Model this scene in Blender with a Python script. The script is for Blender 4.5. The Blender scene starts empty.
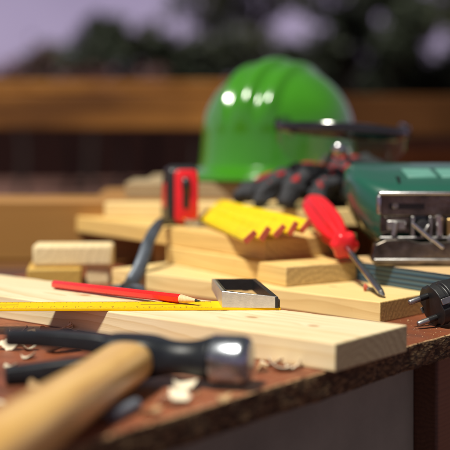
import bpy, bmesh, math, random
from mathutils import Vector, Matrix, noise as mnoise
R = math.radians
random.seed(7)
scene = bpy.context.scene
COL = scene.collection
T = 0.82            # height of the table top above the ground (m)
EYE = 165.0         # camera height above the table top (mm)
FPX = 1145.0        # focal length in pixels of the 450 px photograph
HOR = 131.0         # horizon row

def at(px, py, h):
    """point (X, Y) in mm on the level h (mm above table) seen at a pixel of the photograph"""
    s = (py - HOR) / (EYE - h)
    return ((px - 225) / s, FPX / s)

def mm(v):          # mm relative to table-top origin -> world metres
    return Vector((v[0] * .001, v[1] * .001, v[2] * .001 + T))

# ------------------------------------------------------------------ node helpers
class NT:
    def __init__(s, name, rough=.5, metal=0.0, spec=.5):
        s.m = bpy.data.materials.new(name); s.m.use_nodes = True
        s.t = s.m.node_tree; s.n = s.t.nodes; s.l = s.t.links
        s.b = s.n['Principled BSDF']
        s.b.inputs['Roughness'].default_value = rough
        s.b.inputs['Metallic'].default_value = metal
        s.b.inputs['Specular IOR Level'].default_value = spec
        s.tc = None
    def node(s, t, **k):
        n = s.n.new(t)
        for a, b in k.items(): setattr(n, a, b)
        return n
    def link(s, a, b): s.l.new(a, b)
    def obj(s):
        if not s.tc: s.tc = s.node('ShaderNodeTexCoord')
        return s.tc.outputs['Object']
    def math(s, op, a, b=None, c=None, clamp=False):
        n = s.node('ShaderNodeMath', operation=op); n.use_clamp = clamp
        for i, v in enumerate((a, b, c)):
            if v is None: continue
            if isinstance(v, (int, float)): n.inputs[i].default_value = v
            else: s.link(v, n.inputs[i])
        return n.outputs[0]
    def mapping(s, scale=(1, 1, 1), loc=(0, 0, 0), rot=(0, 0, 0), vec=None):
        n = s.node('ShaderNodeMapping')
        n.inputs['Scale'].default_value = scale; n.inputs['Location'].default_value = loc; n.inputs['Rotation'].default_value = rot
        s.link(vec if vec else s.obj(), n.inputs['Vector']); return n.outputs[0]
    def noise(s, scale, detail=4, rough=.5, vec=None, dist=0):
        n = s.node('ShaderNodeTexNoise'); n.inputs['Scale'].default_value = scale
        n.inputs['Detail'].default_value = detail; n.inputs['Roughness'].default_value = rough
        n.inputs['Distortion'].default_value = dist
        s.link(vec if vec else s.obj(), n.inputs['Vector']); return n.outputs['Fac']
    def ramp(s, fac, stops):
        n = s.node('ShaderNodeValToRGB'); e = n.color_ramp.elements
        while len(e) > 1: e.remove(e[-1])
        e[0].position = stops[0][0]; e[0].color = (*stops[0][1], 1)
        for p, c in stops[1:]:
            x = e.new(p); x.color = (*c, 1)
        s.link(fac, n.inputs[0]); return n.outputs[0]
    def mix(s, fac, a, b, mode='MIX'):
        n = s.node('ShaderNodeMix', data_type='RGBA', blend_type=mode)
        for i, v in ((0, fac), (6, a), (7, b)):
            if isinstance(v, (int, float)): n.inputs[i].default_value = v
            elif isinstance(v, tuple): n.inputs[i].default_value = (*v, 1)
            else: s.link(v, n.inputs[i])
        return n.outputs[2]
    def color(s, c):
        if isinstance(c, tuple): s.b.inputs['Base Color'].default_value = (*c, 1)
        else: s.link(c, s.b.inputs['Base Color'])
    def rough(s, c): s.link(c, s.b.inputs['Roughness'])
    def bump(s, h, strength=.3, dist=.001):
        n = s.node('ShaderNodeBump'); n.inputs['Strength'].default_value = strength; n.inputs['Distance'].default_value = dist
        s.link(h, n.inputs['Height']); s.link(n.outputs[0], s.b.inputs['Normal'])

def simple(name, col, rough=.5, metal=0.0, var=.15, scale=60, bump=.1, spec=.5, coat=0):
    m = NT(name, rough, metal, spec)
    n = m.noise(scale, 5, .6)
    dk = tuple(c * (1 - var) for c in col); lt = tuple(min(1, c * (1 + var)) for c in col)
    m.color(m.ramp(n, [(.3, dk), (.7, lt)]))
    m.rough(m.math('ADD', rough - .08, m.math('MULTIPLY', m.noise(scale * 2.3, 4), .16)))
    if bump: m.bump(m.noise(scale * 4, 4), bump, .0005)
    if coat: m.b.inputs['Coat Weight'].default_value = coat; m.b.inputs['Coat Roughness'].default_value = .06
    return m.m

def pine(name, light, dark, centre=(0.01, -.05), period=.0042, seed=0, knots=(), end=(.45, .33, .18), ring=.6, endmix=.75):
    """pine: growth rings round an axis beside the board, fibres, knots, rough sawn end grain"""
    m = NT(name, .55, 0, .35)
    sep = m.node('ShaderNodeSeparateXYZ'); m.link(m.obj(), sep.inputs[0])
    x, y, z = sep.outputs
    slow = m.noise(2.2, 3, .5, m.mapping((1.3, 9, 9), (seed * 3.1, seed, 0)))
    fine = m.noise(30, 3, .5, m.mapping((.5, 4, 4), (seed, 0, 0)))
    dy = m.math('SUBTRACT', y, centre[0]); dz = m.math('SUBTRACT', z, centre[1])
    r = m.math('SQRT', m.math('ADD', m.math('MULTIPLY', dy, dy), m.math('MULTIPLY', dz, dz)))
    r = m.math('ADD', r, m.math('MULTIPLY', slow, .03))
    r = m.math('ADD', r, m.math('MULTIPLY', fine, .0011))
    kmask = None
    for kx, ky, kr in knots:
        ax = m.math('MULTIPLY', m.math('SUBTRACT', x, kx), .62); ay = m.math('SUBTRACT', y, ky)
        d = m.math('SQRT', m.math('ADD', m.math('MULTIPLY', ax, ax), m.math('MULTIPLY', ay, ay)))
        g = m.math('MAXIMUM', m.math('SUBTRACT', 1, m.math('DIVIDE', d, kr * 4.2)), 0)
        r = m.math('ADD', r, m.math('MULTIPLY', m.math('MULTIPLY', g, g), kr * 1.5))
        k = m.math('MULTIPLY', m.math('SUBTRACT', 1.25, m.math('DIVIDE', m.math('ADD', d, m.math('MULTIPLY', fine, kr * .5)), kr)), 2.2, clamp=True)
        kmask = k if kmask is None else m.math('MAXIMUM', kmask, k)
    w = m.math('FRACT', m.math('DIVIDE', r, period))
    w = m.math('POWER', w, 2.2)
    late = m.math('MULTIPLY', w, ring)
    c = m.mix(late, light, dark)
    fib = m.noise(170, 3, .6, m.mapping((.06, 5, 5), (seed, 2, 0)))
    c = m.mix(m.math('MULTIPLY', fib, .6), c, tuple(v * .62 for v in light), 'MIX')
    blot = m.noise(8, 3, .5, m.mapping((.6, 1.6, 1.6), (0, seed, 0)))
    c = m.mix(m.math('MULTIPLY', m.math('SUBTRACT', blot, .42, clamp=True), 1.6, clamp=True), c, tuple(v * f for v, f in zip(light, (.9, .78, .6))))
    spk = m.math('MULTIPLY', m.math('SUBTRACT', m.noise(55, 4, .7, m.mapping((.5, 1, 1), (seed, 5, 1))), .64, clamp=True), 6, clamp=True)
    c = m.mix(m.math('MULTIPLY', spk, .45), c, tuple(v * .45 for v in dark))
    sw = m.noise(210, 2, .5, m.mapping((1, .05, .05), (seed, 0, 4)))
    if kmask is not None:
        c = m.mix(m.math('MULTIPLY', kmask, .8), c, (.36, .17, .065))
    # sawn end: coarser and darker because the cut fibres are dirty and open
    sn = m.node('ShaderNodeSeparateXYZ'); m.link(m.tc.outputs['Normal'], sn.inputs[0])
    e = m.math('GREATER_THAN', m.math('ABSOLUTE', sn.outputs[0]), .6)
    eg = m.noise(420, 4, .7)
    ec = m.mix(m.math('MULTIPLY', w, .65), end, tuple(v * .42 for v in end))
    eg2 = m.math('MULTIPLY', m.math('SUBTRACT', eg, .32, clamp=True), 2.8, clamp=True)
    ec = m.mix(m.math('MULTIPLY', eg2, .8), ec, tuple(v * .30 for v in end))
    c = m.mix(m.math('MULTIPLY', e, endmix), c, ec)
    m.color(c)
    m.bump(m.math('ADD', m.math('ADD', m.math('MULTIPLY', sw, .35), m.math('MULTIPLY', fib, .5)), m.math('ADD', m.math('MULTIPLY', w, .25), m.math('MULTIPLY', m.math('MULTIPLY', eg, e), 1.5))), .35, .0006)
    m.rough(m.math('ADD', .45, m.math('MULTIPLY', fib, .25)))
    return m.m

# ------------------------------------------------------------------ mesh helpers (mm in, metres out)
def new_obj(name, bm, mat, parent=None, smooth=True, bevel=0, seg=2, sub=0, loc=None, rotz=0, angle=35):
    bmesh.ops.recalc_face_normals(bm, faces=bm.faces)
    bmesh.ops.scale(bm, vec=(.001,) * 3, verts=bm.verts)
    me = bpy.data.meshes.new(name); bm.to_mesh(me); bm.free()
    mats = mat if isinstance(mat, (list, tuple)) else [mat]
    for q in mats: me.materials.append(q)
    o = bpy.data.objects.new(name, me); COL.objects.link(o)
    if parent: o.parent = parent
    if loc is not None: o.location = loc
    if rotz: o.rotation_euler.z = rotz
    if bevel:
        b = o.modifiers.new('bevel', 'BEVEL'); b.width = bevel * .001; b.segments = seg; b.limit_method = 'ANGLE'; b.angle_limit = R(30)
    if sub:
        b = o.modifiers.new('sub', 'SUBSURF'); b.levels = sub; b.render_levels = sub
    if smooth:
        for p in me.polygons: p.use_smooth = True
        if not sub:
            try: me.set_sharp_from_angle(angle=R(angle))
            except Exception: pass
    return o

def tag(o, label=None, cat=None, group=None, kind=None):
    if label: o['label'] = label
    if cat: o['category'] = cat
    if group: o['group'] = group
    if kind: o['kind'] = kind
    return o

def empty(name, X, Y, h, label, cat, rz=0, group=None, rot=None):
    o = bpy.data.objects.new(name, None); COL.objects.link(o); o.empty_display_size = .03
    o.location = mm((X, Y, h)); o.rotation_euler = rot if rot else (0, 0, rz)
    return tag(o, label, cat, group)

def box(bm, x0, x1, y0, y1, z0, z1):
    v = [bm.verts.new(p) for p in ((x0, y0, z0), (x1, y0, z0), (x1, y1, z0), (x0, y1, z0), (x0, y0, z1), (x1, y0, z1), (x1, y1, z1), (x0, y1, z1))]
    for f in ((0, 3, 2, 1), (4, 5, 6, 7), (0, 1, 5, 4), (1, 2, 6, 5), (2, 3, 7, 6), (3, 0, 4, 7)):
        bm.faces.new([v[i] for i in f])
    return v

def loft(bm, rings, cap=True, closed=True):
    rs = [[bm.verts.new(p) for p in r] for r in rings]
    n = len(rs[0])
    for a, b in zip(rs, rs[1:]):
        for i in range(n if closed else n - 1):
            j = (i + 1) % n
            bm.faces.new((a[i], a[j], b[j], b[i]))
    if cap and closed:
        bm.faces.new(rs[0][::-1]); bm.faces.new(rs[-1])
    return rs

def tube(bm, pts, rad, n=12, sx=1.0, sy=1.0, up=(0, 0, 1), cap=True):
    """sweep an ellipse; sy scales along the local 'up'"""
    pts = [Vector(p) for p in pts]; rings = []
    for i, p in enumerate(pts):
        t = (pts[min(i + 1, len(pts) - 1)] - pts[max(i - 1, 0)]).normalized()
        u = Vector(up)
        if abs(t.dot(u)) > .97: u = Vector((0, 1, 0))
        a = t.cross(u).normalized(); b = a.cross(t).normalized()
        r = rad[i] if isinstance(rad, (list, tuple)) else rad
        rings.append([p + a * (math.cos(2 * math.pi * k / n) * r * sx) + b * (math.sin(2 * math.pi * k / n) * r * sy) for k in range(n)])
    return loft(bm, rings, cap)

def lathe(bm, prof, n=32, mat=None, cap=True):
    """prof: (r, z) list round local z"""
    rings = [[(r * math.cos(2 * math.pi * k / n), r * math.sin(2 * math.pi * k / n), z) for k in range(n)] for r, z in prof]
    rs = loft(bm, rings, cap)
    if mat:
        vs = [v for r in rs for v in r]
        bmesh.ops.transform(bm, matrix=mat, verts=vs)
    return rs

def ell(bm, c, r, n=16, mat=None):
    res = bmesh.ops.create_uvsphere(bm, u_segments=n, v_segments=n // 2 + 2, radius=1)
    M = Matrix.Translation(c) @ (mat if mat else Matrix()) @ Matrix.Diagonal((*r, 1))
    bmesh.ops.transform(bm, matrix=M, verts=res['verts'])
    return res['verts']

def smoothpts(ctrl, n=6):
    """catmull-rom through tuples of any length"""
    out = []
    P = [ctrl[0]] + list(ctrl) + [ctrl[-1]]
    for i in range(1, len(P) - 2):
        for k in range(n):
            t = k / n; a, b, c, d = P[i - 1], P[i], P[i + 1], P[i + 2]
            out.append(tuple(.5 * (2 * b[j] + (c[j] - a[j]) * t + (2 * a[j] - 5 * b[j] + 4 * c[j] - d[j]) * t * t + (3 * b[j] - a[j] - 3 * c[j] + d[j]) * t ** 3) for j in range(len(b))))
    out.append(tuple(ctrl[-1])); return out

# ------------------------------------------------------------------ materials
M = {}
def tabletop_mat():
    m = NT('painted_red_chipboard_top', .5, 0, .4)
    n1 = m.noise(9, 6, .62); n2 = m.noise(70, 6, .7); n3 = m.noise(320, 3, .6)
    c = m.ramp(n1, [(.25, (.085, .024, .011)), (.5, (.23, .066, .027)), (.75, (.36, .13, .062))])
    c = m.mix(m.math('MULTIPLY', m.math('SUBTRACT', n2, .5, clamp=True), 3.2, clamp=True), c, (.085, .035, .022))
    worn = m.math('MULTIPLY', m.math('SUBTRACT', m.noise(38, 7, .75, m.mapping((1, .4, 1), (3, 1, 0), (0, 0, .9))), .56, clamp=True), 7, clamp=True)
    c = m.mix(m.math('MULTIPLY', worn, .6), c, (.5, .27, .16))
    m.color(c)
    m.rough(m.ramp(n2, [(.3, (.36,) * 3), (.75, (.62,) * 3)]))
    m.bump(m.math('ADD', n2, m.math('MULTIPLY', n3, .5)), .35, .001)
    return m.m
def chipedge_mat():
    m = NT('broken_chipboard_edge', .85, 0, .2)
    v = m.node('ShaderNodeTexVoronoi'); v.inputs['Scale'].default_value = 560
    m.link(m.mapping((.45, 1, 1.1)), v.inputs['Vector'])
    n = m.noise(260, 5, .75)
    s = m.node('ShaderNodeSeparateColor'); m.link(v.outputs['Color'], s.inputs[0])
    c = m.ramp(m.math('ADD', m.math('MULTIPLY', s.outputs[0], .55), m.math('MULTIPLY', n, .5)), [(.25, (.03, .018, .010)), (.52, (.10, .058, .026)), (.76, (.26, .165, .075)), (.93, (.5, .36, .18))])
    m.color(m.mix(m.math('MULTIPLY', m.noise(14, 3), .8), c, (.03, .018, .012)))
    m.bump(m.math('ADD', v.outputs['Distance'], n), .8, .0012)
    return m.m
M['top'] = tabletop_mat(); M['edge'] = chipedge_mat()
M['lip'] = simple('worn_tan_lip', (.34, .2, .095), .8, 0, .75, 260, .5)
M['leg'] = pine('dark_stained_leg_wood', (.17, .075, .035), (.08, .032, .016), end=(.1, .05, .03))
M['greypaint'] = simple('grey_painted_panel', (.22, .228, .18), .7, 0, .25, 7, .1, spec=.2)
M['red'] = simple('red_plastic', (.62, .012, .018), .33, 0, .06, 90, .05)
M['redpaint'] = simple('red_pencil_lacquer', (.68, .012, .01), .28, 0, .05, 300, .05, coat=.4)
M['black'] = simple('black_plastic', (.012, .012, .013), .42, 0, .3, 120, .2)
M['rubber'] = simple('black_rubber', (.014, .014, .016), .6, 0, .3, 200, .3)
M['steel'] = simple('polished_steel', (.5, .5, .52), .24, 1, .08, 90, .12)
M['dullsteel'] = simple('dull_steel', (.32, .31, .30), .4, 1, .3, 70, .3)
M['alu'] = simple('brushed_aluminium', (.72, .70, .67), .38, 1, .1, 250, .2)
M['greysteel'] = simple('blue_grey_steel', (.085, .10, .125), .5, .5, .25, 60, .2)
M['yellow'] = simple('yellow_rule_paint', (.74, .53, .0), .45, 0, .12, 60, .1)
M['rust'] = simple('red_brown_end', (.46, .085, .04), .55, 0, .3, 300, .2)
M['brass'] = simple('brass', (.65, .42, .16), .3, 1, .1, 200, .1)
M['tapeyellow'] = simple('tape_yellow', (.74, .40, .006), .4, 0, .06, 80, .05)

M['bladeyellow'] = simple('yellow_blade_lacquer', (.80, .47, .0), .55, 0, .05, 80, .03, spec=.15)
M['rodsteel'] = simple('grey_rod_steel', (.15, .17, .20), .45, .3, .3, 70, .3)
M['facesteel'] = simple('scuffed_hammer_steel', (.34, .36, .40), .27, 1, .2, 60, .3)
M['brassdull'] = simple('dull_brass', (.42, .29, .13), .38, 1, .3, 120, .2)
def hammer_mat():
    m = NT('blackened_forged_steel', .42, .0, .3)
    n = m.noise(35, 5, .6)
    m.color(m.ramp(n, [(.3, (.006, .007, .009)), (.7, (.015, .018, .024))]))
    m.rough(m.math('ADD', .28, m.math('MULTIPLY', m.noise(60, 4), .25)))
    m.bump(m.noise(300, 4), .25, .0005); m.b.inputs['Coat Weight'].default_value = .0
    return m.m
M['hammer'] = hammer_mat()
def handle_mat():
    m = NT('varnished_hickory', .38, 0, .5)
    n = m.noise(22, 5, .65, m.mapping((5, .3, 5)))
    b = m.noise(9, 4)
    n = m.math('ADD', n, m.math('MULTIPLY', m.math('SUBTRACT', m.noise(120, 4, .6, m.mapping((3, .15, 3))), .5), .5))
    c = m.ramp(n, [(.25, (.36, .17, .03)), (.5, (.70, .41, .10)), (.75, (.84, .56, .19))])
    m.color(m.mix(m.math('MULTIPLY', b, .2), c, (.5, .25, .06)))
    m.b.inputs['Coat Weight'].default_value = .7; m.b.inputs['Coat Roughness'].default_value = .18
    m.bump(n, .2, .0006); return m.m
M['handle'] = handle_mat()
def glossy(name, c, dk, rough=.22):
    m = NT(name, rough, 0, .5)
    m.color(m.ramp(m.noise(6, 3), [(.3, dk), (.7, c)]))
    m.b.inputs['Coat Weight'].default_value = .6; m.b.inputs['Coat Roughness'].default_value = .08
    m.bump(m.noise(22, 3), .16, .002); return m.m
M['helmet'] = glossy('green_helmet_plastic', (.045, .235, .008), (.026, .15, .005), .2)
M['jiggreen'] = glossy('dark_green_plastic', (.010, .09, .058), (.007, .065, .043), .3)
M['palegreen'] = simple('pale_green_panel', (.10, .26, .21), .3, 0, .08, 60, .05)
M['shoe'] = simple('worn_steel_plate', (.13, .11, .092), .3, .95, .8, 45, .7)
def glove_mat(name, c):
    m = NT(name, .75, 0, .3)
    w = m.node('ShaderNodeTexVoronoi'); w.inputs['Scale'].default_value = 420; m.link(m.obj(), w.inputs['Vector'])
    m.color(m.mix(m.noise(40, 4), tuple(v * .6 for v in c), tuple(v * 1.4 for v in c)))
    m.bump(m.math('ADD', w.outputs['Distance'], m.noise(60, 4)), .6, .001); return m.m
M['gloveblack'] = glove_mat('black_knit_glove', (.034, .035, .040))
M['glovegrey'] = glove_mat('dark_grey_latex_palm', (.045, .047, .055))
M['glovered'] = glove_mat('red_glove_pad', (.30, .014, .016))
M['glossblack'] = simple('glossy_black_plastic', (.01, .01, .011), .14, 0, .2, 40, .05, coat=.6)
def glass():
    m = NT('clear_lens', .03, 0, .5); m.color((.80, .86, .85))
    m.b.inputs['Transmission Weight'].default_value = 1; m.b.inputs['IOR'].default_value = 1.45
    return m.m
M['lens'] = glass()
M['chip'] = pine('pale_shaving_wood', (.86, .76, .58), (.74, .56, .36), period=.002, ring=.35, endmix=0)
M['lead'] = simple('graphite', (.03, .03, .035), .35, .3, .2, 300, .1)
M['pencilwood'] = simple('sharpened_pencil_wood', (.68, .46, .26), .6, 0, .2, 500, .2)

# ------------------------------------------------------------------ ground
gm = NT('reddish_soil', .95, 0, .1)
gn = gm.noise(.9, 8, .65); gn2 = gm.noise(9, 6, .7)
gm.color(gm.mix(gm.math('MULTIPLY', gn2, .5), gm.ramp(gn, [(.3, (.08, .045, .038)), (.55, (.155, .078, .065)), (.8, (.22, .13, .11))]), (.04, .022, .018)))
gm.bump(gn2, .6, .05)
bm = bmesh.new(); bmesh.ops.create_grid(bm, x_segments=60, y_segments=60, size=300000)
g = new_obj('ground', bm, gm.m, loc=(0, 0, 0)); tag(g, kind='structure')

# ------------------------------------------------------------------ table
E1 = Vector((.62, .785)).normalized(); E2 = Vector((-E1.y, E1.x))
P0 = Vector(at(300, 378, 0))
ang = math.atan2(E1.y, E1.x)
tb = empty('work_table', P0.x, P0.y, -T * 1000, 'old work table with a worn red-brown top and broken dark chipboard edge', 'table', ang)
TH = T * 1000
def table_mesh():
    bm = bmesh.new(); L0, L1, W, t = -620, 1150, 560, 20
    N = 700; rows = 9
    rng = random.Random(3)
    grid = []
    for i in range(N + 1):
        x = L0 + (L1 - L0) * i / N
        col = []
        for j in range(rows + 1):
            z = TH - (0 if j == 0 else 1.1 + (t - 1.1) * (j - 1) / (rows - 1))
            d = .7 * mnoise.noise((x * .5, z * .6, 0)) + 1.3 * mnoise.noise((x * .06, z * .1, 5)) + 1.6 * mnoise.noise((x * .012, 0, 9))
            if j == 0: d *= .8; d += .8
            if j == rows: d += 1.2
            zz = z + (mnoise.noise((x * .2, 0, 3)) * .9 if j == rows else (-.35 - .35 * mnoise.noise((x * .15, 3, 3)) if j == 0 else 0))
            col.append(bm.verts.new((x, d, zz)))
        inn = bm.verts.new((x, 6, TH)); grid.append((col, inn))
    for a, b in zip(grid, grid[1:]):
        for j in range(rows):
            f = bm.faces.new((a[0][j], a[0][j + 1], b[0][j + 1], b[0][j])); f.material_index = 2 if j == 0 and mnoise.noise((a[1].co.x * .12, 0, 7)) > -.22 else 1
        f = bm.faces.new((a[1], a[0][0], b[0][0], b[1])); f.material_index = 0
    # top sheet, back, ends and underside
    v = [bm.verts.new(p) for p in ((L0, W, TH), (L1, W, TH), (L1, W, TH - t), (L0, W, TH - t))]
    bm.faces.new([g_[1] for g_ in grid] + [v[1], v[0]])
    f = bm.faces.new([g_[0][-1] for g_ in grid[::-1]] + [v[3], v[2]]); f.material_index = 1
    f = bm.faces.new((v[0], v[1], v[2], v[3])); f.material_index = 1
    f = bm.faces.new([grid[0][1]] + grid[0][0] + [v[3], v[0]]); f.material_index = 1
    f = bm.faces.new([grid[-1][1]] + grid[-1][0] + [v[2], v[1]]); f.material_index = 1
    return bm
new_obj('tabletop', table_mesh(), [M['top'], M['edge'], M['lip']], tb, angle=50)
for (lx, ly) in ((-560, 60), (270, 40), (1080, 60), (-560, 470), (1080, 470)):
    bm = bmesh.new(); box(bm, lx, lx + 70, ly, ly + 70, 0, TH - 20.5)
    new_obj('leg', bm, M['leg'], tb, bevel=3)
bm = bmesh.new(); box(bm, -489, 268, 62, 82, 120, TH - 21)
o = new_obj('side_panel', bm, M['greypaint'], tb, bevel=2); o['label'] = 'dark grey panel under the near edge'
bm = bmesh.new(); box(bm, 342, 1079, 70, 92, TH - 110, TH - 21)
new_obj('apron', bm, M['leg'], tb, bevel=2)
bm = bmesh.new(); box(bm, -489, 1079, 500, 522, TH - 110, TH - 21)
new_obj('apron', bm, M['leg'], tb, bevel=2)

# ------------------------------------------------------------------ boards
def board(name, X, Y, h, d, L, W, t, mat, label, side=1, bev=1.1, cat='board', group='pine boards on the work table', tilt=0, twist=None):
    """corner at (X,Y) of the visible end; length runs along d, width to its right-hand side (away from the camera)"""
    d = Vector(d).normalized(); rz = math.atan2(d.y, d.x)
    bm = bmesh.new()
    n = max(2, int(L / 9)); rj = random.Random(int(X * 3 + Y))
    rings = []
    for i in range(n + 1):
        x = L * i / n
        w = .25 * math.sin(x * .013 + X)
        y0, y1 = (-W, 0) if side > 0 else (0, W)
        j = [rj.gauss(0, .13) + .25 * mnoise.noise((x * .03, k * 7, X)) for k in range(8)]
        xx = x + (rj.gauss(0, .2) if i in (0, n) else 0)
        rings.append([(xx, y0 + j[0], 0), (xx, y1 + j[2], 0), (xx, y1 + j[4], t + min(0, j[5])), (xx, y0 + j[6], t + min(0, j[7]))])
    loft(bm, rings)
    o = new_obj(name, bm, mat, None, bevel=bev, seg=3, loc=mm((X, Y, h)), rotz=rz)
    return tag(o, label, cat, group)
cream = (.80, .67, .44); creamd = (.56, .36, .14)
gold = (.82, .58, .22); goldd = (.46, .24, .055)
nc = Vector(at(335, 343.3, 20)); fc = Vector(at(407.3, 325, 20))
ed = (fc - nc).normalized(); b1d = Vector((-ed.y, ed.x))
W1 = (fc - nc).length
M['b1'] = pine('pale_pine_front', cream, creamd, (-.03, -.03), .0062, 1, knots=((.052, -.048, .0038), (.112, -.050, .0045), (.150, -.062, .0032), (.30, -.05, .005), (.235, -.018, .003)), end=(.42, .37, .19), ring=.66)
board('pine_board', nc.x, nc.y, 0, b1d, 620, W1, 20, M['b1'], 'pale knotty pine board lying in front, with a dark rough-sawn end by the table edge')
M['b2'] = pine('golden_pine_two', (.84, .64, .30), (.50, .29, .08), (-.05, -.012), .0048, 2, knots=((.09, -.05, .004),), end=(.60, .38, .12), ring=.6, endmix=.85)
c2 = Vector(at(380, 302, 18)); d2 = Vector((-.727, .687))
board('pine_board', c2.x, c2.y, 0, d2, 350, 96, 18, M['b2'], 'bottom pine board under the screwdriver tip, its ringed end grain beside the plug')
M['b3'] = pine('golden_pine_three', gold, goldd, (-.05, -.06), .006, 3, end=(.66, .45, .19), ring=.45, endmix=.8)
c3 = Vector(at(286, 267, 37)); d3 = Vector((-.53, .85))
board('pine_board', c3.x, c3.y, 18.3, d3, 232, 98, 18.7, M['b3'], 'short pine board of the second layer with a clean square end under the screwdriver handle')
M['b4'] = pine('golden_pine_four', (.80, .54, .19), goldd, (-.05, .06), .006, 4, knots=((.2, -.04, .006),), end=(.62, .42, .18), ring=.5, endmix=.6)
d4 = Vector((-.585, .81))
board('pine_board', 40, 1134, 37.3, d4, 440, 122, 19.5, M['b4'], 'long pine board of the third layer that carries the tape measure and folding rule')
M['b5'] = pine('pale_pine_five', (.86, .68, .34), goldd, (-.02, -.05), .006, 5, end=(.7, .5, .25), ring=.4, endmix=.5)
board('pine_board', -150, 1424, 57.1, Vector((1, -.06)), 330, 110, 18.5, M['b5'], 'pale pine board lying behind the tape measure on the third layer', side=-1)
board('pine_board', 25, 1300, 57.1, Vector((1, .03)), 245, 112, 19, M['b2'], 'pine board under the black and red gloves, behind the screwdriver handle', side=-1)
# thick beams and planks at the back
M['beam'] = pine('old_orange_beam', (.36, .18, .045), (.17, .07, .015), (.02, -.03), .011, 6, end=(.4, .24, .1), ring=.5)
board('timber_beam', -440, 1450, 0, Vector((1, 0)), 800, 120, 77, M['beam'], 'thick weathered orange beam across the back of the table, sticking out on the left', side=-1, bev=3, cat='beam', group='thick beams at the back of the table')
board('timber_beam', -180, 1640, 0, Vector((1, .02)), 600, 120, 77, M['beam'], 'second thick beam right under the green helmet, behind the orange beam', side=-1, bev=3, cat='beam', group='thick beams at the back of the table')
M['grp'] = pine('greyed_pine_plank', (.40, .30, .17), (.26, .18, .09), (.0, -.05), .008, 8, end=(.4, .3, .2), ring=.4)
board('pine_plank', -130, 1490, 77.3, Vector((1, .0)), 500, 140, 20, M['grp'], 'greyish plank on the beams right in front of the green helmet', side=-1, cat='plank')
board('pine_plank', -110, 1636, 77.3, Vector((1, .0)), 480, 145, 20, M['grp'], 'greyish plank carrying the green helmet', side=-1, cat='plank')
# left offcuts
M['b6'] = pine('pale_offcut', (.86, .70, .42), (.6, .41, .17), (.04, .05), .007, 9, end=(.82, .70, .42), ring=.4, endmix=.55)
M['b7'] = pine('gold_offcut', (.64, .40, .10), (.4, .21, .035), (.04, .05), .007, 10, end=(.56, .38, .09), ring=.4, endmix=.7)
board('pine_board', -206, 1224, 19.2, Vector((-.04, 1)), 34, 86, 24, M['b6'], 'thick pale offcut on the left with a broad rounded face to the front', side=1, bev=4)
board('pine_board', -152, 1216, 0, Vector((-.1, 1)), 70, 58, 19, M['b7'], 'darker golden board under the thick pale offcut', side=-1, bev=2)
board('pine_board', -124, 1232, 0, Vector((-.08, 1)), 70, 25, 19, M['b6'], 'narrow pale batten under the right side of the thick pale offcut', side=-1, bev=2)
board('pine_board', 5, 1330, 0, Vector((-.95, .3)), 95, 70, 37, M['b7'], 'short block in the dark gap holding up the long board on the left', bev=2)
# support under the third layer on the right
board('pine_block', 180, 1308, 0, Vector((1, .03)), 80, 90, 57, M['b2'], 'thick block carrying the right end of the board under the gloves', side=-1, bev=2, cat='block')

# board with the blue edge
def blueedge():
    m = NT('blue_laminated_board', .5, 0, .4)
    sep = m.node('ShaderNodeSeparateXYZ'); m.link(m.obj(), sep.inputs[0])
    sn = m.node('ShaderNodeSeparateXYZ'); m.link(m.tc.outputs['Normal'], sn.inputs[0])
    top = m.math('GREATER_THAN', sn.outputs[2], .6)
    st = m.math('FRACT', m.math('DIVIDE', m.math('ADD', sep.outputs[2], m.math('MULTIPLY', m.noise(20, 3), .001)), .0046))
    c = m.ramp(st, [(.0, (.012, .03, .055)), (.4, (.03, .10, .17)), (.62, (.10, .15, .17)), (.8, (.018, .035, .05)), (1, (.012, .03, .055))])
    m.color(m.mix(top, c, m.mix(m.noise(120, 3, .6, m.mapping((.1, 3, 3))), (.72, .52, .28), (.5, .3, .12))))
    m.bump(st, .5, .0012); return m.m
M['blue'] = blueedge()
bA = Vector((143, 1101)); bd = Vector((.62, -.785))
o = board('blue_edged_board', 205, 1012, 18.4, Vector((-.57, .82)), 165, 80, 19, M['blue'], 'board with a blue and black layered edge under the jigsaw', bev=.6)

# ------------------------------------------------------------------ hammer
face = (5, 737); hz = 18.0
hroot = empty('claw_hammer', -58, 749, 0, 'black claw hammer with polished face and pale wooden handle lying on its side in front', 'hammer', math.atan2(-.22, .975))
# local: +x to the striking face, -y along the handle, z up
def sq(x, ry, rz_, p=2.0, n=24, cy=0, cz=hz):
    out = []
    for k in range(n):
        a = 2 * math.pi * k / n; c, s_ = math.cos(a), math.sin(a)
        out.append((x, cy + math.copysign(abs(c) ** (2 / p), c) * ry, cz + math.copysign(abs(s_) ** (2 / p), s_) * rz_))
    return out
bm = bmesh.new()
secs = [(-22, 15, 12.5, 3.2), (-18, 15.5, 14, 3.4), (-8, 16, 14.2, 4), (8, 16, 14, 4), (15, 15, 13, 3.4), (21, 12.6, 11.6, 2.6), (28, 11.2, 11, 2.1), (38, 11.2, 11.2, 2), (45, 13, 13, 2), (49.5, 15, 15, 2), (51, 15.5, 15.5, 2)]
loft(bm, [sq(x, a, b, p) for x, a, b, p in secs])
new_obj('head', bm, M['hammer'], hroot, sub=1)
bm = bmesh.new()
loft(bm, [sq(x, r, r, 2, 40) for x, r in ((51.05, 14.2), (51.3, 15.6), (52, 16), (70, 16), (73.5, 15.6), (76, 13.8), (76.8, 12), (76.9, 6), (76.9, 1))])
new_obj('striking_face', bm, M['facesteel'], hroot)
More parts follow.
